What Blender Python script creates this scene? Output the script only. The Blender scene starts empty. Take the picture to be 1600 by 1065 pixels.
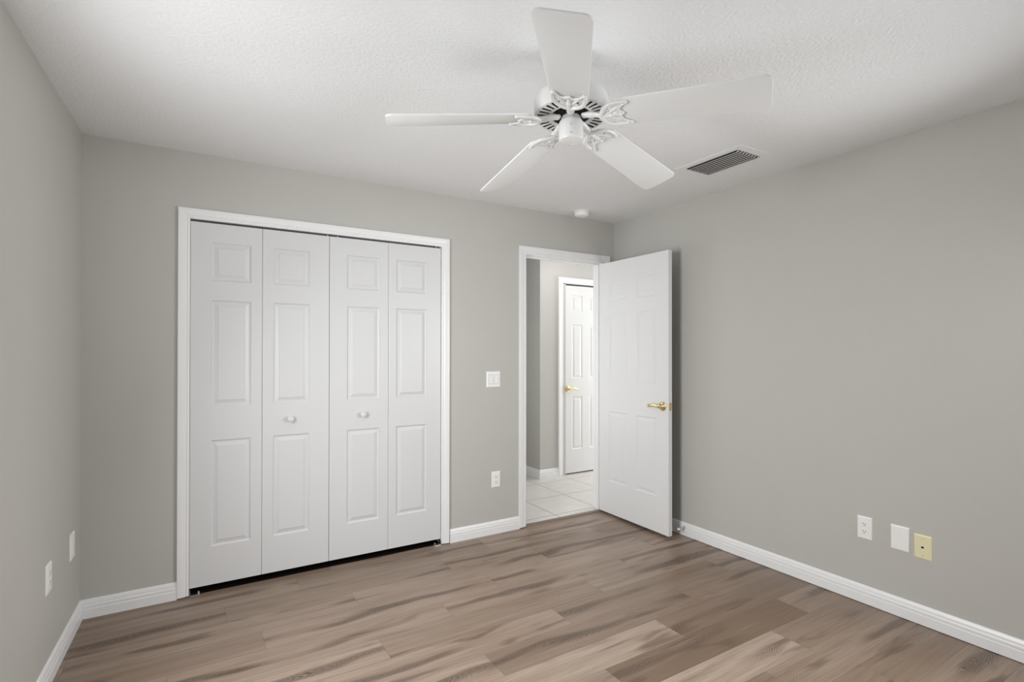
import bpy, bmesh, math, random
from mathutils import Vector, Matrix

# ---------------------------------------------------------------- camera, world, light
scene = bpy.context.scene
COL = scene.collection
random.seed(7)

H = 2.44                      # ceiling height
W = 3.558                     # room width: left corner at x=-W, right wall at x=0
LA = -0.02749                 # the left wall is not quite square to the back wall
CAM = Vector((-3.06998, -3.37357, 1.34496))
YAW, PITCH, ROLL, FPX, SHY = 0.545864, 0.0052692, 0.000746, 816.804, 11.7117

F = Vector((math.sin(YAW)*math.cos(PITCH), math.cos(YAW)*math.cos(PITCH), math.sin(PITCH)))
R0 = Vector((math.cos(YAW), -math.sin(YAW), 0))
U0 = R0.cross(F)
Rv = math.cos(ROLL)*R0 + math.sin(ROLL)*U0
Uv = -math.sin(ROLL)*R0 + math.cos(ROLL)*U0
cam_data = bpy.data.cameras.new('camera')
cam = bpy.data.objects.new('camera', cam_data)
COL.objects.link(cam)
cam.matrix_world = Matrix(((Rv.x, Uv.x, -F.x, CAM.x), (Rv.y, Uv.y, -F.y, CAM.y), (Rv.z, Uv.z, -F.z, CAM.z), (0, 0, 0, 1)))
cam_data.sensor_width = 36.0
cam_data.lens = 36.0*FPX/1600.0
cam_data.shift_y = SHY/1600.0
cam_data.clip_start = 0.02
scene.camera = cam

world = bpy.data.worlds.new('daylight')
scene.world = world
world.use_nodes = True
bg = world.node_tree.nodes['Background']
bg.inputs['Color'].default_value = (0.85, 0.92, 1.0, 1)
bg.inputs['Strength'].default_value = 0.4

scene.view_settings.view_transform = 'Standard'
scene.view_settings.look = 'None'
scene.view_settings.gamma = 1.0
scene.view_settings.use_curve_mapping = False
scene.view_settings.exposure = 0.0


def area(name, loc, direction, sx, sy, power, color=(1, 1, 1), spread=180):
    d = bpy.data.lights.new(name, 'AREA')
    d.shape = 'RECTANGLE'
    d.size, d.size_y = sx, sy
    d.energy = power
    d.color = color
    d.spread = math.radians(spread)
    o = bpy.data.objects.new(name, d)
    COL.objects.link(o)
    o.location = loc
    o.rotation_euler = Vector(direction).to_track_quat('-Z', 'Y').to_euler()
    return o


# daylight through the left window, the hallway's lamp, and added right, rear and hall fills
DAY = (0.972, 0.990, 1.0)
LIGHTS = {
    'daylight_left': ((-3.69, -1.62, 1.42), (1, 0.15, 0.0), 0.74, 1.25, 5.0, DAY, 140),
    'daylight_left_sky': ((-3.69, -1.62, 1.45), (1, 0.0, -0.7), 0.74, 1.2, 31.0, DAY, 140),
    'daylight_left_low': ((-3.69, -1.62, 1.30), (1, 0.45, 0.5), 0.74, 1.0, 8, DAY, 130),
    'fill_right_sky': ((0.09, -3.15, 1.45), (-1, 0.9, -0.5), 0.9, 1.2, 35, DAY, 140),  # unseen fill added to brighten the left wall
    'fill_right_low': ((0.09, -3.15, 1.30), (-1, 0.9, 0.5), 0.9, 1.0, 1.0, DAY, 130),  # weak upward fill added at the same place
    'fill_rear_low': ((-2.2, -3.86, 1.30), (0.05, 1, 0.32), 1.6, 1.0, 2.5, DAY, 70),  # unseen fill added to lift the far ceiling
    'hall_lamp': ((0.15, 0.66, 2.41), (0, 0.0, -1), 0.5, 0.5, 4.2, (1.0, 0.98, 0.97)),
    'hall_fill_right': ((2.45, 0.65, 1.3), (-1, 0, 0), 0.9, 1.8, 47.0, DAY),  # fill added in front of the hall's solid end wall
    'hall_fill_near': ((-1.05, 0.65, 1.3), (1, 0, 0), 0.8, 1.6, 6.3, DAY),  # fill added before a solid hall wall, no opening behind it
}
for name, values in LIGHTS.items():
    area(name, *values)


# ---------------------------------------------------------------- helpers
def link(name, me, parent=None):
    o = bpy.data.objects.new(name, me)
    COL.objects.link(o)
    if parent is not None:
        o.parent = parent
    return o


def build(name, bm, mats, parent=None, smooth=None):
    me = bpy.data.meshes.new(name)
    bmesh.ops.recalc_face_normals(bm, faces=bm.faces)
    bm.to_mesh(me)
    bm.free()
    for m in (mats if isinstance(mats, (list, tuple)) else [mats]):
        me.materials.append(m)
    if smooth is not None:
        me.shade_smooth()
        me.set_sharp_from_angle(angle=math.radians(smooth))
    return link(name, me, parent)


def empty(name, loc=(0, 0, 0), rz=0.0):
    o = bpy.data.objects.new(name, None)
    COL.objects.link(o)
    o.location = loc
    o.rotation_euler = (0, 0, rz)
    o.empty_display_size = 0.05
    return o


def tag(o, label, cat, group=None):
    o['label'] = label
    o['category'] = cat
    if group:
        o['group'] = group
    return o


def struct(o, label=None):
    o['kind'] = 'structure'
    if label:
        o['label'] = label
    return o


def box(bm, x0, x1, y0, y1, z0, z1, mi=0, bev=0.0):
    vs = [bm.verts.new((x, y, z)) for x in (x0, x1) for y in (y0, y1) for z in (z0, z1)]
    idx = [(0, 1, 3, 2), (4, 6, 7, 5), (0, 4, 5, 1), (2, 3, 7, 6), (0, 2, 6, 4), (1, 5, 7, 3)]
    fs = []
    for f in idx:
        fc = bm.faces.new([vs[i] for i in f])
        fc.material_index = mi
        fs.append(fc)
    if bev > 0:
        bmesh.ops.recalc_face_normals(bm, faces=fs)
        es = list({e for f in fs for e in f.edges})
        bmesh.ops.bevel(bm, geom=es, offset=bev, segments=2, profile=0.6, affect='EDGES')
    return fs


def lathe(bm, prof, n=48, mi=0, M=None):
    """prof: list of (r, z); revolved about z"""
    M = M or Matrix()
    rings = []
    for r, z in prof:
        if r < 1e-6:
            rings.append([bm.verts.new(M @ Vector((0, 0, z)))])
        else:
            rings.append([bm.verts.new(M @ Vector((r*math.cos(2*math.pi*k/n), r*math.sin(2*math.pi*k/n), z))) for k in range(n)])
    for a, b in zip(rings[:-1], rings[1:]):
        for k in range(n):
            k2 = (k+1) % n
            if len(a) == 1 and len(b) == 1:
                continue
            if len(a) == 1:
                f = bm.faces.new((a[0], b[k], b[k2]))
            elif len(b) == 1:
                f = bm.faces.new((a[k], b[0], a[k2]))
            else:
                f = bm.faces.new((a[k], b[k], b[k2], a[k2]))
            f.material_index = mi


def tube(bm, pts, rad, n=10, M=None, flat=1.0, mi=0, up=(0, 0, 1)):
    """round (or flattened along `up`) sweep through pts; rad a number or one per point"""
    M = M or Matrix()
    P = [Vector(p) for p in pts]
    rr = rad if isinstance(rad, (list, tuple)) else [rad]*len(P)
    rings = []
    for i, p in enumerate(P):
        t = (P[min(i+1, len(P)-1)] - P[max(i-1, 0)]).normalized()
        a = Vector(up)
        if abs(a.dot(t)) > 0.95:
            a = Vector((1, 0, 0))
        s = t.cross(a).normalized()
        u = s.cross(t).normalized()
        rings.append([bm.verts.new(M @ (p + rr[i]*(math.cos(2*math.pi*k/n)*s + flat*math.sin(2*math.pi*k/n)*u))) for k in range(n)])
    for a, b in zip(rings[:-1], rings[1:]):
        for k in range(n):
            k2 = (k+1) % n
            bm.faces.new((a[k], a[k2], b[k2], b[k])).material_index = mi
    for ring, p, r, sg in ((rings[0], P[0], rr[0], -1), (rings[-1], P[-1], rr[-1], 1)):
        q = P[1]-P[0] if sg < 0 else P[-1]-P[-2]
        c = bm.verts.new(M @ (p + sg*q.normalized()*r*0.6))
        for k in range(n):
            bm.faces.new((ring[k], ring[(k+1) % n], c)).material_index = mi


def spline(pts, m=6):
    """Catmull-Rom through pts"""
    P = [Vector(p) for p in pts]
    P = [2*P[0]-P[1]] + P + [2*P[-1]-P[-2]]
    out = []
    for i in range(1, len(P)-2):
        for k in range(m):
            t = k/m
            a, b, c, d = P[i-1], P[i], P[i+1], P[i+2]
            out.append(0.5*((2*b) + (c-a)*t + (2*a-5*b+4*c-d)*t*t + (3*b-a-3*c+d)*t**3))
    out.append(P[-2])
    return out


def prism(bm, outline, z0, z1, M=None, mi=0):
    M = M or Matrix()
    lo = [bm.verts.new(M @ Vector((x, y, z0))) for x, y in outline]
    hi = [bm.verts.new(M @ Vector((x, y, z1))) for x, y in outline]
    n = len(outline)
    for f in (bm.faces.new(lo[::-1]), bm.faces.new(hi)):
        f.material_index = mi
    for k in range(n):
        bm.faces.new((lo[k], lo[(k+1) % n], hi[(k+1) % n], hi[k])).material_index = mi


# ---------------------------------------------------------------- materials
def new_mat(name):
    m = bpy.data.materials.new(name)
    m.use_nodes = True
    nt = m.node_tree
    return m, nt, nt.nodes['Principled BSDF']


def nd(nt, kind, **kw):
    n = nt.nodes.new(kind)
    for k, v in kw.items():
        if k.startswith('i_'):
            n.inputs[k[2:].replace('_', ' ')].default_value = v
        else:
            setattr(n, k, v)
    return n


def paint(name, col, rough=0.5, bump=0.0, scale=300.0, detail=3.0, spec=0.5, dist=0.002, mottled=0.0):
    m, nt, p = new_mat(name)
    p.inputs['Base Color'].default_value = (*col, 1)
    p.inputs['Roughness'].default_value = rough
    p.inputs['Specular IOR Level'].default_value = spec
    tc = nd(nt, 'ShaderNodeTexCoord')
    if bump > 0:
        nz = nd(nt, 'ShaderNodeTexNoise', i_Scale=scale, i_Detail=detail)
        nt.links.new(tc.outputs['Object'], nz.inputs['Vector'])
        b = nd(nt, 'ShaderNodeBump', i_Strength=bump, i_Distance=dist)
        nt.links.new(nz.outputs['Fac'], b.inputs['Height'])
        nt.links.new(b.outputs['Normal'], p.inputs['Normal'])
    if mottled > 0:
        n2 = nd(nt, 'ShaderNodeTexNoise', i_Scale=6.0, i_Detail=2.0)
        nt.links.new(tc.outputs['Object'], n2.inputs['Vector'])
        mx = nd(nt, 'ShaderNodeMix', data_type='RGBA')
        mx.inputs['A'].default_value = (*[c*(1-mottled) for c in col], 1)
        mx.inputs['B'].default_value = (*[c*(1+mottled) for c in col], 1)
        nt.links.new(n2.outputs['Fac'], mx.inputs['Factor'])
        nt.links.new(mx.outputs['Result'], p.inputs['Base Color'])
    return m


M_WALL = paint('wall_paint', (0.530, 0.521, 0.487), 0.55, 0.25, 180, 3, 0.35, 0.002, 0.012)
M_CEIL = paint('ceiling_paint', (0.84, 0.84, 0.845), 0.8, 0.75, 75, 4, 0.2, 0.005)
M_TRIM = paint('trim_paint', (0.86, 0.86, 0.86), 0.32, 0.05, 120, 2, 0.5)
M_DOOR = paint('door_paint', (0.70, 0.70, 0.706), 0.36, 0.06, 140, 2, 0.5)
M_GRAIN = paint('embossed_door_paint', (0.78, 0.78, 0.785), 0.36, 0.10, 260, 2, 0.5)
M_FAN = paint('fan_enamel', (0.69, 0.69, 0.68), 0.30, 0.0)
M_BLADE = paint('fan_blade_finish', (0.73, 0.73, 0.722), 0.42, 0.03, 90, 2)
M_PLASTIC = paint('white_plastic', (0.90, 0.90, 0.89), 0.35)
M_SEAM = paint('shadow_gap_plastic', (0.30, 0.30, 0.29), 0.5)
M_ALMOND = paint('almond_plastic', (0.82, 0.76, 0.50), 0.38)
M_AGED = paint('aged_white_plastic', (0.80, 0.79, 0.72), 0.45)
M_DARK = paint('dark_opening', (0.012, 0.011, 0.010), 0.8, spec=0.1)
M_BRASS, _nt, _p = new_mat('polished_brass')
_p.inputs['Base Color'].default_value = (0.80, 0.66, 0.34, 1)
_p.inputs['Metallic'].default_value = 1.0
_p.inputs['Roughness'].default_value = 0.22
M_STEEL, _nt, _p = new_mat('zinc_steel')
_p.inputs['Base Color'].default_value = (0.66, 0.65, 0.63, 1)
_p.inputs['Metallic'].default_value = 1.0
_p.inputs['Roughness'].default_value = 0.32
M_FRAME = paint('vent_frame_enamel', (0.83, 0.83, 0.83), 0.6, spec=0.3)
M_DUCT_SHADE = paint('duct_shade_paint', (0.06, 0.058, 0.054), 0.8, spec=0.1)
M_SLAT, _nt, _p = new_mat('vent_slat_finish')
_p.inputs['Base Color'].default_value = (0.62, 0.61, 0.585, 1)
_p.inputs['Roughness'].default_value = 0.5


def floor_material():
    m, nt, p = new_mat('oak_vinyl_plank')
    L = nt.links.new

    def math_(op, a, b=None, c=None, clamp=False):
        n = nd(nt, 'ShaderNodeMath', operation=op, use_clamp=clamp)
        for i, v in enumerate((a, b, c)):
            if v is None:
                continue
            if isinstance(v, (int, float)):
                n.inputs[i].default_value = v
            else:
                L(v, n.inputs[i])
        return n.outputs[0]

    def mixc(f, a, b, mode='MIX'):
        n = nd(nt, 'ShaderNodeMix', data_type='RGBA', blend_type=mode)
        for s, v in (('Factor', f), ('A', a), ('B', b)):
            if isinstance(v, (int, float)):
                n.inputs[s].default_value = v
            elif isinstance(v, tuple):
                n.inputs[s].default_value = (*v, 1)
            else:
                L(v, n.inputs[s])
        return n.outputs['Result']

    def ramp(v, lo, hi):
        n = nd(nt, 'ShaderNodeMapRange', interpolation_type='SMOOTHSTEP')
        L(v, n.inputs['Value'])
        n.inputs['From Min'].default_value = lo
        n.inputs['From Max'].default_value = hi
        return n.outputs['Result']

    tc = nd(nt, 'ShaderNodeTexCoord').outputs['Object']
    pk = nd(nt, 'ShaderNodeVertexColor', layer_name='plank')
    sp = nd(nt, 'ShaderNodeSeparateColor')
    L(pk.outputs['Color'], sp.inputs[0])
    tone, sa, sb = sp.outputs
    ed = nd(nt, 'ShaderNodeVertexColor', layer_name='edge')
    se = nd(nt, 'ShaderNodeSeparateColor')
    L(ed.outputs['Color'], se.inputs[0])
    off = nd(nt, 'ShaderNodeCombineXYZ')
    L(math_('MULTIPLY', sa, 31.0), off.inputs[0])
    L(math_('MULTIPLY', sb, 17.0), off.inputs[1])
    L(math_('MULTIPLY', sa, 9.0), off.inputs[2])
    vec = nd(nt, 'ShaderNodeVectorMath', operation='ADD')
    L(tc, vec.inputs[0])
    L(off.outputs[0], vec.inputs[1])

    def noise(sx, sy, detail=3.0, rough=0.55, dist=0.0):
        mp = nd(nt, 'ShaderNodeMapping')
        mp.inputs['Scale'].default_value = (sx, sy, 1)
        L(vec.outputs[0], mp.inputs['Vector'])
        n = nd(nt, 'ShaderNodeTexNoise', i_Scale=1.0, i_Detail=detail, i_Roughness=rough, i_Distortion=dist)
        L(mp.outputs[0], n.inputs['Vector'])
        return n.outputs['Fac']
    bands = noise(0.8, 17.0, 3.0, 0.55, 0.3)
    patch = noise(2.1, 12.5, 2.5, 0.5, 0.5)
    streak = noise(2.0, 42.0, 4.0, 0.6, 0.3)
    fine = noise(4.5, 170.0, 3.0, 0.6)
    sv0 = se.outputs[2]
    # cathedral grain: chevrons stacked along the plank, only here and there
    wob = noise(1.4, 5.0, 2.0, 0.5, 0.3)
    yy = math_('MULTIPLY', math_('ADD', math_('SUBTRACT', sv0, 0.5), math_('MULTIPLY', math_('SUBTRACT', wob, 0.5), 0.9)), 0.181)
    sx = nd(nt, 'ShaderNodeSeparateXYZ')
    L(vec.outputs[0], sx.inputs[0])
    ay = math_('ABSOLUTE', yy)
    ph = math_('ADD', math_('ADD', math_('MULTIPLY', sx.outputs[0], 36.0), math_('MULTIPLY', ay, 150.0)), math_('MULTIPLY', noise(7.0, 22.0, 2.0), 5.0))
    rings = ramp(math_('ABSOLUTE', math_('SUBTRACT', math_('FRACT', ph), 0.5)), 0.34, 0.10)
    rmask = math_('MULTIPLY', ramp(ay, 0.034, 0.008), ramp(noise(1.1, 2.2, 1.5), 0.45, 0.57))
    # knots
    mp = nd(nt, 'ShaderNodeMapping')
    mp.inputs['Scale'].default_value = (1.25, 3.2, 0.01)
    L(vec.outputs[0], mp.inputs['Vector'])
    vo = nd(nt, 'ShaderNodeTexVoronoi', i_Scale=1.0)
    L(mp.outputs[0], vo.inputs['Vector'])
    kd = vo.outputs['Distance']
    knot = ramp(kd, 0.055, 0.012)
    halo = math_('MULTIPLY', ramp(kd, 0.24, 0.03), ramp(noise(5.0, 18.0, 3.0), 0.35, 0.6))
    base = mixc(tone, (0.152, 0.096, 0.061), (0.405, 0.312, 0.247))
    c1 = mixc(math_('MULTIPLY', ramp(bands, 0.36, 0.66), 0.38), base, (0.175, 0.112, 0.073))
    c2 = mixc(math_('MULTIPLY', ramp(patch, 0.57, 0.74), 0.66), c1, (0.083, 0.047, 0.027))
    c3 = mixc(math_('MULTIPLY', ramp(streak, 0.50, 0.78), 0.26), c2, (0.42, 0.340, 0.280))
    c4 = mixc(math_('MULTIPLY', ramp(fine, 0.45, 0.72), 0.36), c3, (0.110, 0.072, 0.047))
    c5 = mixc(math_('MULTIPLY', rmask, 0.42), c4, (0.100, 0.060, 0.036))
    c6 = mixc(math_('MULTIPLY', math_('MULTIPLY', rings, rmask), 0.85), c5, (0.048, 0.027, 0.016))
    c7 = mixc(math_('MULTIPLY', halo, 0.70), c6, (0.100, 0.063, 0.040))
    kn = mixc(math_('MULTIPLY', knot, 0.80), c7, (0.040, 0.026, 0.018))
    # plank joints
    eu = math_('MINIMUM', se.outputs[0], se.outputs[1])
    sv = se.outputs[2]
    ev = math_('MULTIPLY', math_('MINIMUM', sv, math_('SUBTRACT', 1.0, sv)), 0.181)
    e = math_('MINIMUM', eu, ev)
    seam = ramp(e, 0.0016, 0.0004)
    fin = mixc(math_('MULTIPLY', seam, 0.42), kn, (0.05, 0.035, 0.025))
    L(fin, p.inputs['Base Color'])
    rgh = math_('ADD', math_('MULTIPLY', streak, 0.14), 0.30)
    L(rgh, p.inputs['Roughness'])
    p.inputs['Specular IOR Level'].default_value = 0.42
    hgt = math_('SUBTRACT', math_('MULTIPLY', fine, -0.35), math_('MULTIPLY', seam, 1.0))
    b = nd(nt, 'ShaderNodeBump', i_Strength=0.25, i_Distance=0.0012)
    L(hgt, b.inputs['Height'])
    L(b.outputs['Normal'], p.inputs['Normal'])
    return m


def tile_material():
    m, nt, p = new_mat('hall_tile')
    L = nt.links.new
    tc = nd(nt, 'ShaderNodeTexCoord')
    sep = nd(nt, 'ShaderNodeSeparateXYZ')
    L(tc.outputs['Object'], sep.inputs[0])
    parts = []
    for i, (o, s) in enumerate(((0.1, 0.43), (-0.578, 0.45))):
        a = nd(nt, 'ShaderNodeMath', operation='ADD')
        L(sep.outputs[i], a.inputs[0])
        a.inputs[1].default_value = o + 20*s
        d = nd(nt, 'ShaderNodeMath', operation='DIVIDE')
        L(a.outputs[0], d.inputs[0])
        d.inputs[1].default_value = s
        fr = nd(nt, 'ShaderNodeMath', operation='PINGPONG')
        L(d.outputs[0], fr.inputs[0])
        fr.inputs[1].default_value = 0.5
        mu = nd(nt, 'ShaderNodeMath', operation='MULTIPLY')
        L(fr.outputs[0], mu.inputs[0])
        mu.inputs[1].default_value = s
        parts.append(mu.outputs[0])
    mn = nd(nt, 'ShaderNodeMath', operation='MINIMUM')
    L(parts[0], mn.inputs[0])
    L(parts[1], mn.inputs[1])
    mr = nd(nt, 'ShaderNodeMapRange', interpolation_type='SMOOTHSTEP')
    L(mn.outputs[0], mr.inputs['Value'])
    mr.inputs['From Min'].default_value = 0.0055
    mr.inputs['From Max'].default_value = 0.0025
    nz = nd(nt, 'ShaderNodeTexNoise', i_Scale=9.0, i_Detail=4.0)
    L(tc.outputs['Object'], nz.inputs['Vector'])
    c1 = nd(nt, 'ShaderNodeMix', data_type='RGBA')
    c1.inputs['A'].default_value = (0.56, 0.53, 0.50, 1)
    c1.inputs['B'].default_value = (0.68, 0.655, 0.625, 1)
    L(nz.outputs['Fac'], c1.inputs['Factor'])
    c2 = nd(nt, 'ShaderNodeMix', data_type='RGBA')
    L(c1.outputs['Result'], c2.inputs['A'])
    c2.inputs['B'].default_value = (0.27, 0.25, 0.235, 1)
    L(mr.outputs['Result'], c2.inputs['Factor'])
    L(c2.outputs['Result'], p.inputs['Base Color'])
    p.inputs['Roughness'].default_value = 0.3
    b = nd(nt, 'ShaderNodeBump', i_Strength=0.4, i_Distance=0.002)
    b.invert = True
    L(mr.outputs['Result'], b.inputs['Height'])
    L(b.outputs['Normal'], p.inputs['Normal'])
    return m


M_FLOOR = floor_material()
M_TILE = tile_material()
M_GAP_SHADE = paint('closet_gap_shade', (0.016, 0.013, 0.011), 0.9, spec=0.1)  # near-black color stands in for the shade below the closet doors
M_STRIP = paint('transition_strip_wood', (0.175, 0.128, 0.095), 0.42, 0.1, 60, 3)

# ---------------------------------------------------------------- room shell
DX0, DX1, DZ = -0.893, -0.129, 2.087       # bedroom doorway between its jambs
CX0, CX1, CZ = -3.095, -1.597, 2.076       # closet opening
WT = 0.115                                 # wall thickness
REAR = -3.90
HY = 1.185                                 # hall wall facing the doorway
HX = 0.045                                 # side wall of the passage beyond


def floor_planks():
    bm = bmesh.new()
    cl = bm.loops.layers.float_color.new('plank')
    el = bm.loops.layers.float_color.new('edge')
    known = {0: -2.32, 1: -1.57, 2: -1.94, 3: -2.33, 4: -1.47, 5: -1.965, 6: -1.09, 7: -1.58, 8: -0.69}
    tones = {(7, 1): 0.10, (8, 0): 0.95, (6, 0): 0.85, (6, 1): 0.25, (8, 1): 0.40, (4, 1): 0.40, (5, 0): 0.75,
             (5, 1): 0.35, (3, 0): 0.80, (3, 1): 0.45, (9, 1): 0.30, (10, 0): 0.2, (2, 1): 0.7}
    w, Lp = 0.181, 1.22
    for row in range(-7, 20):
        ya, yb = -0.414-(row+1)*w, -0.414-row*w
        x0 = known.get(row, -3.0+random.random()*Lp)
        rr = random.Random(row*13+5)
        for k in range(-4, 5):
            xa, xb = x0+(k-1)*Lp, x0+k*Lp
            tone = tones.get((row, k), (0.40 if row < 9 else 0.15)+0.45*rr.random())
            col = (tone, rr.random(), rr.random(), 1)
            for (cx0, cx1, cy0, cy1) in ((-4.0, 0.06, REAR-0.05, 0.010), (-1.0, -0.05, 0.010, 0.045)):
                a, b, c, d = max(xa, cx0), min(xb, cx1), max(ya, cy0), min(yb, cy1)
                if b-a < 1e-4 or d-c < 1e-4:
                    continue
                vs = [bm.verts.new((x, y, 0)) for x, y in ((a, c), (b, c), (b, d), (a, d))]
                f = bm.faces.new(vs)
                for lp in f.loops:
                    x, y, _ = lp.vert.co
                    lp[cl] = col
                    lp[el] = (x-xa, xb-x, (y-ya)/w, 1)
    me = bpy.data.meshes.new('floor')
    bm.to_mesh(me)
    bm.free()
    me.materials.append(M_FLOOR)
    return link('floor', me)


struct(floor_planks(), 'brown oak look plank floor of the bedroom')

bm = bmesh.new()
box(bm, -1.2, 2.6, 0.045, 3.3, -0.05, 0.0)
struct(build('floor_hall', bm, M_TILE), 'pale square tile floor seen through the doorway')

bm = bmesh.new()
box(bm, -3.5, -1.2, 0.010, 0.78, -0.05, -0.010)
struct(build('floor_closet', bm, M_GAP_SHADE), 'closet floor painted near-black for the shade under the folding doors')

bm = bmesh.new()
box(bm, -4.1, 2.7, REAR-0.1, 3.4, H, H+0.08)
struct(build('ceiling', bm, M_CEIL), 'white textured ceiling')

bm = bmesh.new()
for x0, x1, z0, z1 in ((-W-0.12, CX0-0.012, 0, H), (CX0-0.012, CX1+0.012, CZ+0.012, H), (CX1+0.012, DX0-0.018, 0, H),
                       (DX0-0.018, DX1+0.018, DZ+0.018, H), (DX1+0.018, 0.0, 0, H)):
    box(bm, x0, x1, 0, WT, z0, z1)
bmesh.ops.remove_doubles(bm, verts=bm.verts, dist=1e-5)
struct(build('wall_back', bm, M_WALL), 'gray wall with the closet and the doorway')

VY0, VY1, VZ0, VZ1 = -3.65, -2.66, 0.80, 2.06  # unseen window opening added to let the right fill in
bm = bmesh.new()
for y0, y1, z0, z1 in ((REAR-0.1, VY0, 0, H), (VY0, VY1, 0, VZ0), (VY0, VY1, VZ1, H), (VY1, 0.115, 0, H)):
    box(bm, 0, 0.12, y0, y1, z0, z1)
bmesh.ops.remove_doubles(bm, verts=bm.verts, dist=1e-5)
struct(build('wall_right', bm, M_WALL), 'gray wall behind the open door')

# left wall in its own slightly turned frame, with a window beyond the picture's edge
WY0, WY1, WZ0, WZ1 = -2.03, -1.21, 0.80, 2.06
bm = bmesh.new()
for y0, y1, z0, z1 in ((-4.1, WY0, 0, H), (WY0, WY1, 0, WZ0), (WY0, WY1, WZ1, H), (WY1, 0.05, 0, H)):
    box(bm, -0.12, 0, y0, y1, z0, z1)
bmesh.ops.remove_doubles(bm, verts=bm.verts, dist=1e-5)
wl = struct(build('wall_left', bm, M_WALL), 'gray wall left of the closet')
wl.location = (-W, 0, 0)
wl.rotation_euler = (0, 0, LA)

# wall behind the camera with an unseen window added for its light
RX0, RX1, RZ0, RZ1 = -3.05, -1.35, 0.75, 2.1
bm = bmesh.new()
for x0, x1, z0, z1 in ((-3.9, RX0, 0, H), (RX0, RX1, 0, RZ0), (RX0, RX1, RZ1, H), (RX1, 0.0, 0, H)):
    box(bm, x0, x1, REAR+0.02, REAR+0.14, z0, z1)
bmesh.ops.remove_doubles(bm, verts=bm.verts, dist=1e-5)
struct(build('wall_front', bm, M_WALL))


def window_frame(name, a0, a1, z0, z1, fn):
    bm = bmesh.new()
    fw = 0.045
    for (p0, p1, q0, q1) in ((a0, a0+fw, z0, z1), (a1-fw, a1, z0, z1), (a0+fw, a1-fw, z0, z0+fw), (a0+fw, a1-fw, z1-fw, z1)):
        fn(bm, p0, p1, q0, q1)
    return struct(build(name, bm, M_TRIM))


w1 = window_frame('window_1', WY0, WY1, WZ0, WZ1, lambda bm, p0, p1, q0, q1: box(bm, -0.10, -0.05, p0, p1, q0, q1))
w1.location = (-W, 0, 0)
w1.rotation_euler = (0, 0, LA)
window_frame('added_window_2', RX0, RX1, RZ0, RZ1, lambda bm, p0, p1, q0, q1: box(bm, p0, p1, REAR+0.04, REAR+0.09, q0, q1))
window_frame('added_window_3', VY0, VY1, VZ0, VZ1, lambda bm, p0, p1, q0, q1: box(bm, 0.04, 0.09, p0, p1, q0, q1))

# closet inside
bm = bmesh.new()
box(bm, -3.55, -3.45, WT, 0.78, 0, H)
box(bm, -1.25, -1.2, WT, 0.78, 0, H)
box(bm, -3.45, -1.25, 0.72, 0.78, 0, H)
struct(build('wall_closet', bm, M_WALL))

# hall
bm = bmesh.new()
box(bm, HX, 0.40-0.018, HY, HY+WT, 0, H)
box(bm, 0.40-0.018, 1.165+0.018, HY, HY+WT, 2.085+0.018, H)
box(bm, 1.165+0.018, 2.6, HY, HY+WT, 0, H)
bmesh.ops.remove_doubles(bm, verts=bm.verts, dist=1e-5)
M_HALL = paint('hall_wall_paint', (0.55, 0.535, 0.51), 0.55, 0.35, 120, 4, 0.35, 0.003, 0.015)
struct(build('wall_hall', bm, M_HALL), 'pale hall wall with a closed white door')
bm = bmesh.new()
box(bm, HX, HX+0.1, HY+WT, 3.2, 0, H)
struct(build('wall_hall_passage', bm, M_WALL), 'darker passage wall beyond the doorway')
bm = bmesh.new()
box(bm, -1.2, -1.1, WT, 3.2, 0, H)
box(bm, -1.2, HX+0.1, 3.2, 3.3, 0, H)
box(bm, 2.5, 2.6, WT, HY, 0, H)
box(bm, 0.0, 2.6, 0.0, WT, 0, H)
struct(build('wall_hall_far', bm, M_WALL))
bm = bmesh.new()
box(bm, 0.3, 1.3, HY+WT+0.25, HY+WT+0.3, 0, H)
struct(build('wall_hall_closet', bm, M_WALL))


# ---------------------------------------------------------------- baseboards
BASE = [(0.0, 0.0), (0.014, 0.0), (0.014, 0.046), (0.0122, 0.049), (0.0122, 0.052), (0.0130, 0.055), (0.0128, 0.064),
        (0.0108, 0.068), (0.0095, 0.080), (0.006, 0.090), (0.003, 0.0935), (0.0, 0.0935)]


def base_run(bm, p, q, nrm, m0=0.0, m1=0.0):
    """sweep of the baseboard profile from p to q on the floor; nrm points into the room; m0/m1: +1 shortens (inside corner), -1 lengthens"""
    p, q, n = Vector((*p, 0)), Vector((*q, 0)), Vector((*nrm, 0)).normalized()
    t = (q-p).normalized()
    ra = [bm.verts.new(p + n*d + t*(m0*d) + Vector((0, 0, z))) for d, z in BASE]
    rb = [bm.verts.new(q + n*d - t*(m1*d) + Vector((0, 0, z))) for d, z in BASE]
    k = len(BASE)
    for i in range(k):
        bm.faces.new((ra[i], ra[(i+1) % k], rb[(i+1) % k], rb[i]))
    bm.faces.new(ra)
    bm.faces.new(rb[::-1])


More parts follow.
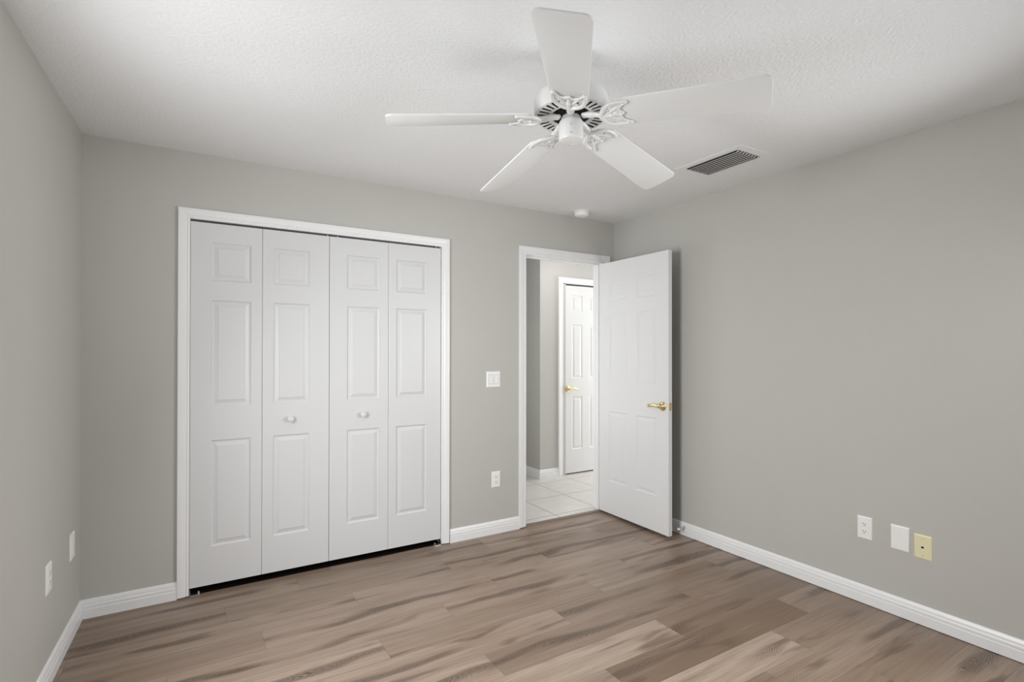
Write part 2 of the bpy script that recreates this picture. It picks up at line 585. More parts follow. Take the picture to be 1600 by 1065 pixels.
bm = bmesh.new()
base_run(bm, (-W, 0), (CX0-0.0515, 0), (0, -1), 1, 0)
base_run(bm, (CX1+0.0625, 0), (DX0-0.066, 0), (0, -1))
base_run(bm, (DX1+0.075, 0), (0, 0), (0, -1), 0, 1)
struct(build('baseboard_back', bm, M_TRIM), 'white moulded baseboard under the closet wall')
bm = bmesh.new()
base_run(bm, (0, 0), (0, REAR+0.14), (-1, 0), 1, 0)
struct(build('baseboard_right', bm, M_TRIM), 'white moulded baseboard along the right wall').location.z = 0.003
bm = bmesh.new()
base_run(bm, (0, 0), (0, -3.7), (1, 0), 1, 0)
bl = struct(build('baseboard_left', bm, M_TRIM), 'white moulded baseboard along the left wall')
bl.location = (-W, 0, 0)
bl.rotation_euler = (0, 0, LA)
bm = bmesh.new()
base_run(bm, (HX, HY), (0.40-0.075, HY), (0, -1), -1, 0)
base_run(bm, (HX, 3.2), (HX, HY), (-1, 0), 0, -1)
struct(build('baseboard_hall', bm, M_TRIM), 'white baseboard around the hall corner')

# ---------------------------------------------------------------- casings
CASE = [(0.0, 0.0), (0.0, 0.009), (0.004, 0.0115), (0.012, 0.0125), (0.015, 0.0105), (0.019, 0.0105), (0.024, 0.014),
        (0.040, 0.0165), (0.052, 0.0175), (0.060, 0.0175), (0.062, 0.015), (0.062, 0.0)]


def casing(bm, x0, x1, z1, y, sgn=-1, w=0.062, zb=0.007):
    """mitred colonial casing around an opening x0..x1, top z1, on the wall plane y, projecting sgn*y"""
    s = w/0.062
    rows = []
    for a, d in CASE:
        a *= s
        yy = y+sgn*d
        rows.append([bm.verts.new(c) for c in ((x0-a, yy, zb), (x0-a, yy, z1+a), (x1+a, yy, z1+a), (x1+a, yy, zb))])
    k = len(CASE)
    for i in range(k):
        a, b = rows[i], rows[(i+1) % k]
        for j in range(3):
            bm.faces.new((a[j], a[j+1], b[j+1], b[j]))
    bm.faces.new([r[0] for r in rows])
    bm.faces.new([r[3] for r in rows][::-1])


def jamb(bm, x0, x1, z1, ya, yb, t=0.018):
    box(bm, x0-t, x0, ya, yb, 0.004, z1+t)
    box(bm, x1, x1+t, ya, yb, 0.004, z1+t)
    box(bm, x0, x1, ya, yb, z1, z1+t)


bm = bmesh.new()
casing(bm, CX0+0.003, CX1-0.001, CZ-0.003, 0, -1, 0.0565)
jamb(bm, CX0, CX1, CZ, 0.0, WT, 0.012)
struct(build('trim_1', bm, M_TRIM), 'white casing around the closet opening')

bm = bmesh.new()
casing(bm, DX0-0.007, DX1+0.012, DZ+0.001, 0, -1, 0.062)
casing(bm, DX0-0.006, DX1+0.006, DZ+0.006, WT, 1, 0.062)
jamb(bm, DX0, DX1, DZ, 0.0, WT)
for x0, x1 in ((DX0, DX0+0.011), (DX1-0.011, DX1)):              # door stops
    box(bm, x0, x1, 0.038, 0.074, 0.004, DZ)
box(bm, DX0+0.011, DX1-0.011, 0.038, 0.074, DZ-0.011, DZ)
struct(build('trim_2', bm, M_TRIM), 'white casing and jamb of the bedroom doorway')

bm = bmesh.new()
casing(bm, 0.340, 1.170, 2.086, HY, -1, 0.060)
jamb(bm, 0.345, 1.165, 2.082, HY, HY+WT)
struct(build('trim_3', bm, M_TRIM), 'white casing of the hall door')

bm = bmesh.new()
prof = [(-0.012, 0.0), (-0.008, 0.005), (0.004, 0.008), (0.026, 0.008), (0.040, 0.006), (0.046, 0.0)]
ra = [bm.verts.new((DX0+0.001, y, z)) for y, z in prof]
rb = [bm.verts.new((DX1-0.001, y, z)) for y, z in prof]
for i in range(len(prof)):
    j = (i+1) % len(prof)
    bm.faces.new((ra[i], ra[j], rb[j], rb[i]))
bm.faces.new(ra)
bm.faces.new(rb[::-1])
struct(build('trim_4', bm, M_STRIP), 'brown transition strip between plank floor and tile')


# ---------------------------------------------------------------- moulded door leaves
def leaf(bm, w, h, t, panels, both=True, depth=0.0085):
    """door slab x 0..w, y 0..t (front face at y=0), z 0..h; panels: list of (x0,x1,z0,z1) pressed into the faces"""
    for side in ((0, 1) if both else (0,)):
        y0 = 0.0 if side == 0 else t
        sg = 1 if side == 0 else -1
        xs = sorted({0.0, w, *[p[0] for p in panels], *[p[1] for p in panels]})
        zs = sorted({0.0, h, *[p[2] for p in panels], *[p[3] for p in panels]})
        V = {}

        def v(x, z, d=0.0):
            k = (round(x, 5), round(z, 5), round(d, 5))
            if k not in V:
                V[k] = bm.verts.new((x, y0+sg*d, z))
            return V[k]
        for i in range(len(xs)-1):
            for j in range(len(zs)-1):
                mx, mz = (xs[i]+xs[i+1])/2, (zs[j]+zs[j+1])/2
                if any(p[0] < mx < p[1] and p[2] < mz < p[3] for p in panels):
                    continue
                bm.faces.new((v(xs[i], zs[j]), v(xs[i+1], zs[j]), v(xs[i+1], zs[j+1]), v(xs[i], zs[j+1])))
        for p in panels:
            steps = [(0, 0), (0.003, depth*0.6), (0.009, depth), (0.013, depth), (0.030, depth*0.36), (0.0335, depth*0.10)]
            for (a, da), (b, db) in zip(steps[:-1], steps[1:]):
                A = [(p[0]+a, p[2]+a), (p[1]-a, p[2]+a), (p[1]-a, p[3]-a), (p[0]+a, p[3]-a)]
                B = [(p[0]+b, p[2]+b), (p[1]-b, p[2]+b), (p[1]-b, p[3]-b), (p[0]+b, p[3]-b)]
                for k in range(4):
                    k2 = (k+1) % 4
                    bm.faces.new((v(*A[k], da), v(*A[k2], da), v(*B[k2], db), v(*B[k], db)))
            b, db = steps[-1]
            bm.faces.new((v(p[0]+b, p[2]+b, db), v(p[1]-b, p[2]+b, db), v(p[1]-b, p[3]-b, db), v(p[0]+b, p[3]-b, db)))
    c = [(0, 0), (w, 0), (w, h), (0, h)]
    for k in range(4):
        (xa, za), (xb, zb) = c[k], c[(k+1) % 4]
        bm.faces.new([bm.verts.new(q) for q in ((xa, 0, za), (xb, 0, zb), (xb, t, zb), (xa, t, za))])
    if not both:
        bm.faces.new([bm.verts.new((x, t, z)) for x, z in c])
    bmesh.ops.remove_doubles(bm, verts=bm.verts, dist=1e-5)


# closet folding doors: two pairs
Z0 = 0.040
LH = 2.0615-Z0
ROWS = ((0.2515-Z0, 0.8445-Z0), (1.036-Z0, 1.6305-Z0), (1.7395-Z0, 1.9545-Z0))
LEAVES = ((-3.091, -2.7315, -2.9890, -2.7890), (-2.7295, -2.3530, -2.6710, -2.4680),
          (-2.3500, -1.9765, -2.2425, -2.0330), (-1.9745, -1.6000, -1.9200, -1.7040))
LT = 0.033


def knob_bm(x, z):
    bm = bmesh.new()
    M = Matrix.Translation((x, 0, z)) @ Matrix.Rotation(math.radians(90), 4, 'X')
    lathe(bm, [(0.0, 0.0), (0.009, 0.0), (0.008, 0.006), (0.0075, 0.012), (0.012, 0.015), (0.017, 0.019), (0.019, 0.024),
               (0.0175, 0.029), (0.012, 0.0325), (0.005, 0.034), (0.0, 0.0343)], 28, 0, M)
    return bm


def bifold(first, label, outer_left):
    ra = LEAVES[first]
    rb = LEAVES[first+1]
    root = empty('bifold_door', (ra[0] if outer_left else rb[1], 0.004, 0))
    ox = root.location.x
    tag(root, label, 'closet door', 'folding closet doors')
    for j, q in enumerate((ra, rb)):
        bm = bmesh.new()
        leaf(bm, q[1]-q[0], LH, LT, [(q[2]-q[0], q[3]-q[0], a, b) for a, b in ROWS], both=True)
        o = build('door_panel', bm, M_DOOR, root)
        o.location = (q[0]-ox, 0.0, Z0)
        inner = (j == 1) if outer_left else (j == 0)
        if inner:
            kx = (-2.5765 if outer_left else -2.143)-q[0]
            build('knob', knob_bm(kx, 0.939-Z0), M_DOOR, o, 40)
    # pivot bracket at the floor beside the jamb, pins at the head
    s = 1 if outer_left else -1
    bm = bmesh.new()
    e = 0.002*s
    x0, x1 = sorted((e, 0.058*s))
    box(bm, x0, x1, -0.016, 0.018, 0.0008, 0.0045, 0, 0.001)
    x0, x1 = sorted((0.002*s, 0.0055*s))
    box(bm, x0, x1, -0.016, 0.018, 0.0045, 0.030)
    x0, x1 = sorted((0.006*s, 0.050*s))
    box(bm, x0, x1, -0.024, -0.014, 0.0008, 0.0085, 0, 0.0015)
    tube(bm, [(0.045*s, -0.004, 0.004), (0.045*s, -0.004, 0.018)], 0.006, 10)
    build('pivot_bracket', bm, M_STEEL, root)
    for px in ((0.03*s, 0.35*s*2) if not outer_left else (0.73,)):
        bm = bmesh.new()
        tube(bm, [(px, 0.012, Z0+LH-0.004), (px, 0.012, CZ-0.004)], 0.004, 10)
        build('pivot_pin', bm, M_STEEL, root, 40)
    return root


bifold(0, 'left pair of white six-panel folding closet doors, beside the left wall', True)
bifold(2, 'right pair of white six-panel folding closet doors, nearer the doorway', False)


# bedroom door, open against the right wall
HINGE = Vector((-0.164, -0.003))
FREE = Vector((-0.171, -0.758))
dvec = FREE-HINGE
DW = dvec.length
d1 = empty('door_1', (HINGE.x, HINGE.y, 0), math.atan2(dvec.y, dvec.x))
struct(d1, 'open white six-panel bedroom door standing along the right wall')
d1['category'] = 'door'
D_ROWS = ((0.285, 0.855), (1.085, 1.648), (1.757, 1.935))
bm = bmesh.new()
# local x runs from the hinge to the free edge, local +y points to the right wall
leaf(bm, DW, 2.073-0.022, 0.035, [(a, b, z0-0.022, z1-0.022) for a, b in ((0.115, 0.325), (0.430, 0.640)) for z0, z1 in D_ROWS], True, 0.0035)
dl = build('door_leaf', bm, M_GRAIN, d1)
dl.location = (0, 0, 0.022)


def lever(parent, x, z, y, side, toward, mat=M_BRASS):
    """rose and curved lever; side -1: on the face y=0, +1: on the face y=t; toward: sign of local x the lever points to"""
    M = Matrix.Translation((x, y, z)) @ Matrix.Rotation(math.radians(90 if side < 0 else -90), 4, 'X')
    bm = bmesh.new()
    lathe(bm, [(0.0, 0.0), (0.034, 0.0), (0.034, 0.003), (0.031, 0.006), (0.026, 0.0075), (0.024, 0.011), (0.016, 0.0135), (0.0125, 0.016), (0.0125, 0.040), (0.0, 0.040)], 36, 0, M)
    h = build('door_handle', bm, mat, parent, 40)
    bm = bmesh.new()
    yy = y+side*0.045
    pts = spline([(x-0.006*toward, yy, z), (x+0.016*toward, yy, z+0.003), (x+0.045*toward, yy-side*0.002, z+0.007), (x+0.075*toward, yy-side*0.004, z+0.003),
                  (x+0.100*toward, yy-side*0.008, z-0.004), (x+0.116*toward, yy-side*0.010, z-0.001)], 5)
    n = len(pts)
    rr = [0.0135-0.005*(i/(n-1))+(0.0025 if i > n-6 else 0) for i in range(n)]
    tube(bm, pts, rr, 12, flat=0.75, up=(0, 1, 0))
    build('lever', bm, mat, h, 50)
    return h


lever(d1, 0.700, 0.948, 0.0, -1, -1)
lever(d1, 0.700, 0.948, 0.035, 1, -1)
bm = bmesh.new()
box(bm, DW-0.0005, DW+0.0015, 0.006, 0.029, 0.948-0.029, 0.948+0.029, 0, 0.0006)
box(bm, DW+0.0015, DW+0.009, 0.012, 0.023, 0.948-0.009, 0.948+0.009, 0, 0.002)
build('latch_plate', bm, M_BRASS, d1)
for hz in (0.25, 1.05, 1.85):
    bm = bmesh.new()
    tube(bm, [(0.002, 0.041, hz-0.045), (0.002, 0.041, hz+0.045)], 0.0055, 10)
    box(bm, -0.0028, 0.0, 0.004, 0.040, hz-0.045, hz+0.045)
    build('hinge', bm, M_BRASS, d1)

# hall door
d2 = empty('door_2', (0.348, HY+0.004, 0))
struct(d2, 'closed white six-panel door across the hall')
d2['category'] = 'door'
H_ROWS = ((0.27, 0.845), (1.049, 1.639), (1.780, 1.960))
bm = bmesh.new()
leaf(bm, 0.814, 2.064-0.014, 0.035, [(a, b, z0-0.014, z1-0.014) for a, b in ((0.125, 0.268), (0.372, 0.690)) for z0, z1 in H_ROWS], False, 0.005)
hl = build('door_leaf', bm, M_GRAIN, d2)
hl.location = (0, 0, 0.014)
lever(d2, 0.062, 0.936, 0.0, -1, 1)


# ---------------------------------------------------------------- wall plates
def plate_bm(w, h, t=0.006):
    """plate in local x (width), z (height), projecting to -y"""
    bm = bmesh.new()
    prof = [(0, 0.0), (0.0, 0.002), (0.003, 0.005), (0.006, t)]
    loops = []
    for a, d in prof:
        loops.append([bm.verts.new((x, -d, z)) for x, z in ((-w/2+a, -h/2+a), (w/2-a, -h/2+a), (w/2-a, h/2-a), (-w/2+a, h/2-a))])
    for A, B in zip(loops[:-1], loops[1:]):
        for k in range(4):
            bm.faces.new((A[k], A[(k+1) % 4], B[(k+1) % 4], B[k]))
    bm.faces.new(loops[-1])
    bm.faces.new(loops[0][::-1])
    return bm


def outlet(loc, rz, label, w=0.073, h=0.117):
    t = empty('wall_outlet', loc, rz)
    tag(t, label, 'outlet', 'electrical outlets')
    build('cover_plate', plate_bm(w, h), M_PLASTIC, t)
    for s in (1, -1):
        bm = bmesh.new()
        zc = 0.0195*s
        out = []
        for k in range(28):
            a = 2*math.pi*k/28
            out.append((0.0172*math.cos(a), max(-0.0125, min(0.0125, 0.0172*math.sin(a)))))
        M = Matrix.Translation((0, 0, zc)) @ Matrix.Rotation(math.radians(90), 4, 'X')
        prism(bm, out, 0.005, 0.0078, M)
        for x, hh in ((-0.0063, 0.0085), (0.0063, 0.007)):
            box(bm, x-0.0012, x+0.0012, -0.0081, -0.0060, zc+0.0035-hh/2, zc+0.0035+hh/2, 1)
        M2 = Matrix.Translation((0, 0, zc-0.0068)) @ Matrix.Rotation(math.radians(90), 4, 'X')
        lathe(bm, [(0, 0.006), (0.0027, 0.006), (0.0027, 0.0081), (0, 0.0081)], 12, 1, M2)
        build('receptacle', bm, [M_PLASTIC, M_DARK], t)
    bm = bmesh.new()
    lathe(bm, [(0, 0.005), (0.0035, 0.005), (0.003, 0.0075), (0, 0.0078)], 14, 0, Matrix.Rotation(math.radians(90), 4, 'X'))
    build('screw', bm, M_PLASTIC, t)
    return t


R_RIGHT = -math.pi/2      # local -y turned to world -x
R_LEFT = math.pi/2+LA     # local -y turned to world +x


def left_pt(t, z):
    return (-W+t*math.sin(LA), -t*math.cos(LA), z)


outlet((-1.160, 0, 0.398), 0, 'white outlet low on the closet wall, below the light switch')
outlet((0, -1.959, 0.403), R_RIGHT, 'white outlet on the right wall, beside two other plates', 0.071, 0.119)
outlet(left_pt(0.586, 0.4255), R_LEFT, 'white outlet low on the left wall, near the camera', 0.075, 0.119)

sw = tag(empty('light_switch', (-1.182, 0, 1.138)), 'white double rocker switch beside the doorway', 'light switch')
build('cover_plate', plate_bm(0.116, 0.117), M_PLASTIC, sw)
for s in (-1, 1):
    bm = bmesh.new()
    xc = 0.0232*s
    box(bm, xc-0.0172, xc+0.0172, -0.0068, -0.003, -0.034, 0.034, 0)
    vs = [bm.verts.new(c) for c in ((xc-0.0158, -0.0066, -0.0325), (xc+0.0158, -0.0066, -0.0325), (xc+0.0158, -0.0066, 0.0325), (xc-0.0158, -0.0066, 0.0325),
                                    (xc-0.0158, -0.0076, -0.0325), (xc+0.0158, -0.0076, -0.0325), (xc+0.0158, -0.0115, 0.0325), (xc-0.0158, -0.0115, 0.0325))]
    for f in ((4, 5, 6, 7), (0, 1, 5, 4), (1, 2, 6, 5), (2, 3, 7, 6), (3, 0, 4, 7)):
        bm.faces.new([vs[i] for i in f])
    box(bm, xc-0.0188, xc+0.0188, -0.0063, -0.003, -0.0357, 0.0357, 1)  # gray border colored in as the shaded gap around the rocker
    build('rocker', bm, [M_PLASTIC, M_SEAM], sw)

bp = tag(empty('blank_wall_plate', (0, -2.1225, 0.397), R_RIGHT), 'plain white blank plate between the outlet and the yellowed plate', 'wall plate', 'blank wall plates')
build('cover_plate', plate_bm(0.081, 0.124), M_PLASTIC, bp)

bp = tag(empty('blank_wall_plate', left_pt(0.181, 0.425), R_LEFT), 'white plate with a raised center on the left wall, nearest the corner', 'wall plate', 'blank wall plates')
build('cover_plate', plate_bm(0.078, 0.124), M_PLASTIC, bp)
bm = bmesh.new()
box(bm, -0.0168, 0.0168, -0.0085, -0.003, -0.0335, 0.0335, 0, 0.001)
build('insert', bm, M_PLASTIC, bp)

pp = tag(empty('phone_jack_plate', (0, -2.2205, 0.3825), R_RIGHT), 'yellowed almond phone jack plate on the right wall', 'wall plate')
build('cover_plate', plate_bm(0.073, 0.118), M_ALMOND, pp)
bm = bmesh.new()
box(bm, -0.0075, 0.0075, -0.0072, -0.004, -0.007, 0.006, 0, 0.0005)
box(bm, -0.0055, 0.0055, -0.0075, -0.006, -0.0045, 0.0040, 1)
build('phone_jack', bm, [M_ALMOND, M_DARK], pp)
for z in (0.041, -0.041):
    bm = bmesh.new()
    lathe(bm, [(0, 0.005), (0.0035, 0.005), (0.003, 0.0072), (0, 0.0074)], 14, 0, Matrix.Translation((0, 0, z)) @ Matrix.Rotation(math.radians(90), 4, 'X'))
    build('screw', bm, M_STEEL, pp)

# spring door stop on the right baseboard
ds = tag(empty('door_stop', (-0.0125, -0.765, 0.062)), 'small spring door stop on the baseboard beside the open door', 'door stop')
bm = bmesh.new()
RX = Matrix.Rotation(math.radians(-90), 4, 'Y')
lathe(bm, [(0, 0), (0.010, 0), (0.009, 0.004), (0.006, 0.008), (0, 0.008)], 16, 0, RX)
build('base', bm, M_STEEL, ds, 40)
bm = bmesh.new()
pts = [(-0.006-0.052*k/150, 0.0052*math.cos(k*0.8), 0.0052*math.sin(k*0.8)) for k in range(151)]
tube(bm, pts, 0.0012, 5)
build('spring', bm, M_STEEL, ds)
bm = bmesh.new()
lathe(bm, [(0, 0.056), (0.0075, 0.056), (0.008, 0.060), (0.0075, 0.070), (0.004, 0.074), (0, 0.0745)], 16, 0, RX)
build('rubber_tip', bm, M_PLASTIC, ds, 40)

# ---------------------------------------------------------------- ceiling vent
vt = tag(empty('ceiling_vent', (-0.457, -1.42, H)), 'rectangular white ceiling air vent with dark curved slats', 'air vent')
bm = bmesh.new()
ox, oy, ix, iy = 0.148, 0.222, 0.1, 0.174
for (a, b, c, d) in ((-ox, -ix, -oy, oy), (ix, ox, -oy, oy), (-ix, ix, -oy, -iy), (-ix, ix, iy, oy)):
    box(bm, a, b, c, d, -0.0035, 0.0)
bmesh.ops.remove_doubles(bm, verts=bm.verts, dist=1e-5)
build('frame', bm, M_FRAME, vt)
bm = bmesh.new()
box(bm, -ix, ix, -iy, iy, -0.0012, -0.0004)
build('duct_shade_sheet', bm, M_DUCT_SHADE, vt)  # flat sheet colored dark as the shade behind the slats
for k in range(8):
    bm = bmesh.new()
    xc = -ix+0.0005+k*0.025
    arc = []
    for j in range(7):
        a = math.radians(90*j/6)
        arc.append((xc+0.0205*math.sin(a), -0.0135+0.0085*(1-math.cos(a))))
    rows = []
    for e, dx in ((-1, 0.0), (-0.93, 0.0), (0.93, 0.0), (1, 0.0)):
        # the slats curve up into the frame at both ends
        up = 0.007 if abs(e) == 1 else 0.0
        rows.append(([bm.verts.new((x+dx, e*(iy-0.001), z+up)) for x, z in arc], [bm.verts.new((x+dx, e*(iy-0.001), z+up+0.001)) for x, z in arc]))
    for (la, ua), (lb, ub) in zip(rows[:-1], rows[1:]):
        for j in range(6):
            bm.faces.new((la[j], la[j+1], lb[j+1], lb[j]))
            bm.faces.new((ua[j], ub[j], ub[j+1], ua[j+1]))
        bm.faces.new((la[0], lb[0], ub[0], ua[0]))
        bm.faces.new((la[6], ua[6], ub[6], lb[6]))
    for l, u in (rows[0], rows[-1]):
        for j in range(6):
            bm.faces.new((l[j], u[j], u[j+1], l[j+1]))
    build('slat', bm, M_SLAT, vt, 60)

# ---------------------------------------------------------------- smoke detector
sd = tag(empty('smoke_detector', (-0.482, -0.165, H)), 'round white smoke detector on the ceiling above the doorway', 'smoke detector')
bm = bmesh.new()
lathe(bm, [(0, 0), (0.066, 0), (0.066, -0.010), (0.063, -0.012), (0, -0.012)], 48)
build('base', bm, M_AGED, sd, 40)
bm = bmesh.new()
lathe(bm, [(0, -0.012), (0.056, -0.012), (0.056, -0.030), (0.052, -0.036), (0.040, -0.040), (0.012, -0.0405), (0.0115, -0.039), (0, -0.039)], 48)
build('cover', bm, M_PLASTIC, sd, 40)

# ---------------------------------------------------------------- ceiling fan
FC = Vector((-1.89223, -1.85048, 2.20146))
FN = Vector((0.02412, 0.03906, 1)).normalized()
FEX = Vector((1, 0, -0.02412)).normalized()
FEY = FN.cross(FEX)
DROP = (H-FC.z)/FN.z
fan = empty('ceiling_fan', FC+FN*DROP)
fan.rotation_euler = Matrix(((FEX.x, FEY.x, FN.x), (FEX.y, FEY.y, FN.y), (FEX.z, FEY.z, FN.z))).to_euler()
tag(fan, 'white five-blade ceiling fan without lamp, hanging from the ceiling', 'ceiling fan')


def fz(z):
    return z-DROP            # blade-plane height to the fan's local z


bm = bmesh.new()
lathe(bm, [(0.0, 0.002), (0.068, 0.002), (0.070, -0.006), (0.064, -0.026), (0.048, -0.046), (0.028, -0.058), (0.0, -0.060)], 40)
cn = build('canopy', bm, M_FAN, fan, 40)
bm = bmesh.new()
lathe(bm, [(0.0, fz(0.085)), (0.013, fz(0.085)), (0.013, -0.050), (0.0, -0.050)], 20)
lathe(bm, [(0.013, fz(0.118)), (0.026, fz(0.110)), (0.030, fz(0.090)), (0.030, fz(0.080)), (0.013, fz(0.080))], 28)
build('downrod', bm, M_FAN, fan, 40)

# motor housing with a ring of radial cooling slots in its underside
bm = bmesh.new()
MB = 0.003
lathe(bm, [(0.129, fz(MB)), (0.1335, fz(MB+0.002)), (0.1355, fz(MB+0.007)), (0.1355, fz(0.056)), (0.133, fz(0.068)), (0.126, fz(0.077)),
           (0.110, fz(0.084)), (0.060, fz(0.089)), (0.0, fz(0.090))], 108)
NS = 32
rings = (0.070, 0.086, 0.124, 0.129)
angs = []
for k in range(NS):
    angs += [2*math.pi*k/NS, 2*math.pi*(k+0.60)/NS]
grid = [[bm.verts.new((r*math.cos(a), r*math.sin(a), fz(MB+(0.003 if i == 0 else 0)))) for a in angs] for i, r in enumerate(rings)]
for i in range(3):
    for k in range(2*NS):
        k2 = (k+1) % (2*NS)
        q = (grid[i][k], grid[i][k2], grid[i+1][k2], grid[i+1][k])
        if i == 1 and k % 2 == 1:
            up = [bm.verts.new(v.co+Vector((0, 0, 0.012))) for v in q]
            bm.faces.new(up).material_index = 1
            for j in range(4):
                bm.faces.new((q[j], q[(j+1) % 4], up[(j+1) % 4], up[j])).material_index = 1
        else:
            bm.faces.new(q)
lathe(bm, [(0.0, fz(0.020)), (0.071, fz(0.020)), (0.071, fz(MB+0.002))], 72, 1)
build('motor_housing', bm, [M_FAN, M_DARK], fan, 35)

bm = bmesh.new()
lathe(bm, [(0.0, fz(0.018)), (0.066, fz(0.018)), (0.066, fz(0.004)), (0.060, fz(0.001)), (0.0, fz(0.001))], 48)
build('flywheel', bm, M_DARK, fan, 40)

bm = bmesh.new()
lathe(bm, [(0.0, fz(0.002)), (0.034, fz(0.002)), (0.038, fz(-0.012)), (0.0425, fz(-0.018)), (0.0445, fz(-0.024)), (0.0445, fz(-0.083)),
           (0.0425, fz(-0.088)), (0.037, fz(-0.0905)), (0.0, fz(-0.0915))], 48)
sh = build('switch_housing', bm, M_FAN, fan, 40)
cdir = (CAM-FC)
ca = math.atan2(cdir.dot(FEY), cdir.dot(FEX))
for r, z in ((0.0445, -0.045), (0.0445, -0.075)):
    bm = bmesh.new()
    M = Matrix.Translation((r*math.cos(ca), r*math.sin(ca), fz(z))) @ Matrix.Rotation(ca, 4, 'Z') @ Matrix.Rotation(math.radians(90), 4, 'Y')
    lathe(bm, [(0, -0.001), (0.0026, -0.001), (0.0022, 0.0014), (0, 0.0018)], 12, 0, M)
    build('screw', bm, M_STEEL, sh)
for r in (0.0, -0.022):
    bm = bmesh.new()
    M = Matrix.Translation((r*math.cos(ca), r*math.sin(ca), fz(-0.0915)))
    lathe(bm, [(0, 0.001), (0.0028, 0.001), (0.0022, -0.0016), (0, -0.002)], 12, 0, M)
    build('screw', bm, M_STEEL, sh)

PH0, PIT, CONE = 2.76328, -0.22115, 0.0995     # blade phase, pitch, droop
BT = 0.0062


def blade_outline():
    pts = []
    r0, r1, h0, h1, c0, c1 = 0.170, 0.664, 0.066, 0.0785, 0.022, 0.026
    for (cx, cy, a0, c) in ((r1-c1, h1-c1, 90, c1), (r1-c1, -h1+c1, 0, c1)):
        for k in range(7):
            a = math.radians(a0-90*k/6)
            pts.append((cx+c*math.cos(a), cy+c*math.sin(a)))
    for (cx, cy, a0, c) in ((r0+c0, -h0+c0, -90, c0), (r0+c0, h0-c0, -180, c0)):
        for k in range(6):
            a = math.radians(a0-90*k/5)
            pts.append((cx+c*math.cos(a), cy+c*math.sin(a)))
    return pts


def blade_bm():
    bm = bmesh.new()
    prism(bm, blade_outline(), -BT/2, BT/2)
    bmesh.ops.recalc_face_normals(bm, faces=bm.faces)
    es = [e for e in bm.edges if abs(e.verts[0].co.z-e.verts[1].co.z) < 1e-6]
    bmesh.ops.bevel(bm, geom=es, offset=0.0016, segments=2, profile=0.5, affect='EDGES')
    return bm


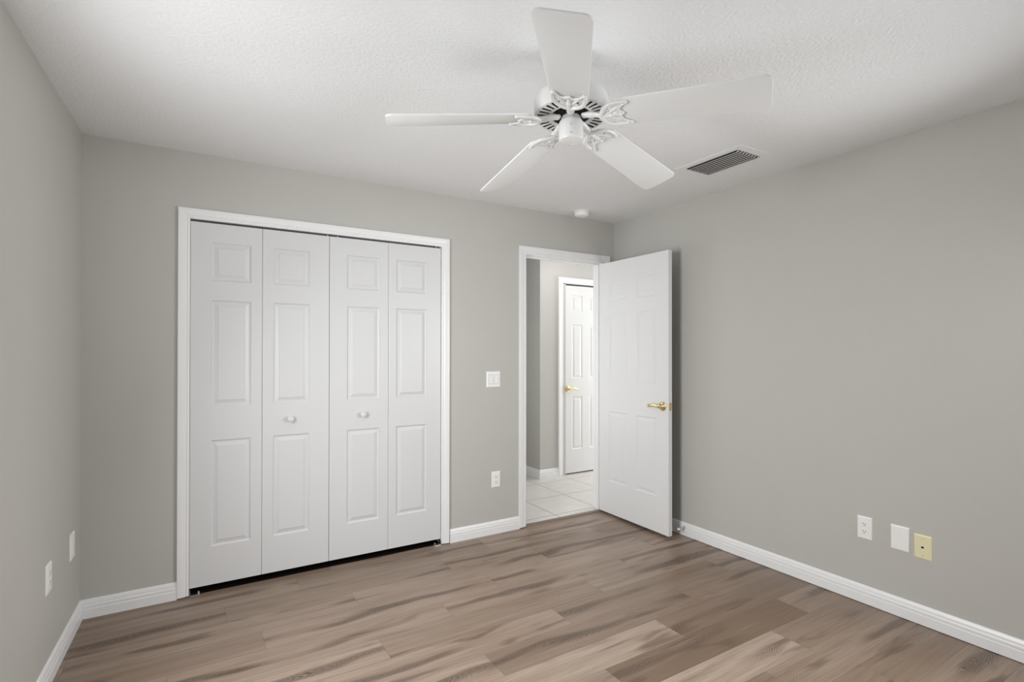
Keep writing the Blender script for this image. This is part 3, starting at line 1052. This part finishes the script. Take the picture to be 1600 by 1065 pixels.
def iron_bm():
    """scrolled bracket under the blade root: arm from the hub, then two horns, a pierced web and a centre bud"""
    bm = bmesh.new()
    C = Matrix.Rotation(CONE, 4, 'Y')
    P = C @ Matrix.Rotation(PIT, 4, 'X')
    zb = -BT/2-0.0035
    # flat-sided arm from the flywheel, ending in the bracket's root
    n = 0
    pts = spline([(0.046, 0, 0.000), (0.060, 0, -0.002), (0.080, 0, -0.006), (0.100, 0, -0.011), (0.122, 0, -0.020)], 5)
    n = len(pts)
    tube(bm, pts, [0.0145 if i < 12 else 0.0130 for i in range(n)], 14, None, 0.75)
    lathe(bm, [(0.0, 0.004), (0.013, 0.003), (0.0145, -0.001), (0.012, -0.006), (0.006, -0.009), (0.0, -0.0095)], 20, 0, Matrix.Translation((0.052, 0, 0.0)))
    for s in (1, -1):
        # main horn sweeping out along the blade's edge
        pts = spline([(0.116, 0.002*s, zb-0.005), (0.124, 0.020*s, zb-0.006), (0.136, 0.0385*s, zb-0.005), (0.154, 0.0505*s, zb-0.003),
                      (0.178, 0.0560*s, zb-0.001), (0.201, 0.0555*s, zb), (0.219, 0.0520*s, zb)], 6)
        n = len(pts)
        tube(bm, pts, [0.0090-0.0020*i/(n-1) for i in range(n-4)]+[0.0072, 0.0078, 0.0078, 0.0062], 10, P, 0.8)
        # inner edge from the horn's tip back to the bud
        pts = spline([(0.217, 0.0500*s, zb), (0.200, 0.0420*s, zb), (0.187, 0.030*s, zb), (0.183, 0.0165*s, zb), (0.190, 0.006*s, zb), (0.196, 0.0, zb)], 5)
        tube(bm, pts, 0.0056, 8, P, 0.8)
        # strut between root and web
        pts = spline([(0.130, 0.004*s, zb-0.003), (0.150, 0.013*s, zb-0.002), (0.168, 0.025*s, zb-0.001), (0.184, 0.033*s, zb)], 5)
        tube(bm, pts, 0.0056, 8, P, 0.8)
        # small curl between strut and centre
        pts = spline([(0.150, 0.012*s, zb), (0.160, 0.005*s, zb), (0.172, 0.008*s, zb), (0.182, 0.015*s, zb)], 4)
        tube(bm, pts, 0.0042, 8, P, 0.8)
        # webs
        web = [(0.158, 0.0395*s), (0.170, 0.0520*s), (0.196, 0.0545*s), (0.216, 0.0505*s), (0.200, 0.0420*s), (0.187, 0.030*s), (0.172, 0.028*s)]
        prism(bm, web if s > 0 else web[::-1], zb-0.0015, zb+0.0030, P)
        web = [(0.118, 0.0), (0.124, 0.018*s), (0.136, 0.0365*s), (0.148, 0.030*s), (0.146, 0.014*s), (0.140, 0.0)]
        prism(bm, web if s > 0 else web[::-1], zb-0.005, zb+0.0005, P)
        web = [(0.168, 0.0080*s), (0.170, 0.0250*s), (0.187, 0.0300*s), (0.184, 0.0165*s), (0.190, 0.006*s), (0.196, 0.0), (0.174, 0.0)]
        prism(bm, web if s > 0 else web[::-1], zb-0.0015, zb+0.0030, P)
    pts = spline([(0.118, 0, zb-0.005), (0.145, 0, zb-0.004), (0.170, 0, zb-0.002), (0.196, 0, zb)], 5)
    n = len(pts)
    tube(bm, pts, [0.0095-0.005*i/(n-1) for i in range(n-2)]+[0.0060, 0.0060], 10, P, 0.85)
    lathe(bm, [(0, 0.003), (0.0090, 0.002), (0.0090, -0.004), (0.005, -0.008), (0, -0.009)], 16, 0, P @ Matrix.Translation((0.152, 0, zb-0.003)))
    return bm


b0 = build('blade', blade_bm(), M_BLADE, fan, 40)
i0 = build('blade_iron', iron_bm(), M_FAN, fan, 50)
sc = []
for sx, sy in ((0.204, 0.0470), (0.204, -0.0470), (0.188, 0.0)):
    bm = bmesh.new()
    lathe(bm, [(0, 0.004), (0.0032, 0.004), (0.0032, -0.0035), (0.0018, -0.005), (0, -0.0053)], 12, 0, Matrix.Rotation(CONE, 4, 'Y') @ Matrix.Rotation(PIT, 4, 'X') @ Matrix.Translation((sx, sy, -BT/2-0.0055)))
    sc.append(build('screw', bm, M_STEEL, i0))
for k in range(5):
    a = PH0+k*2*math.pi/5
    if k == 0:
        b, i = b0, i0
    else:
        b, i = b0.copy(), i0.copy()
        COL.objects.link(b)
        COL.objects.link(i)
        b.parent = fan
        i.parent = fan
        for s in sc:
            c = s.copy()
            COL.objects.link(c)
            c.parent = i
    b.location = (0, 0, fz(0))
    b.rotation_euler = (Matrix.Rotation(a, 4, 'Z') @ Matrix.Rotation(CONE, 4, 'Y') @ Matrix.Rotation(PIT, 4, 'X')).to_euler()
    i.location = (0, 0, fz(0))
    i.rotation_euler = (0, 0, a)
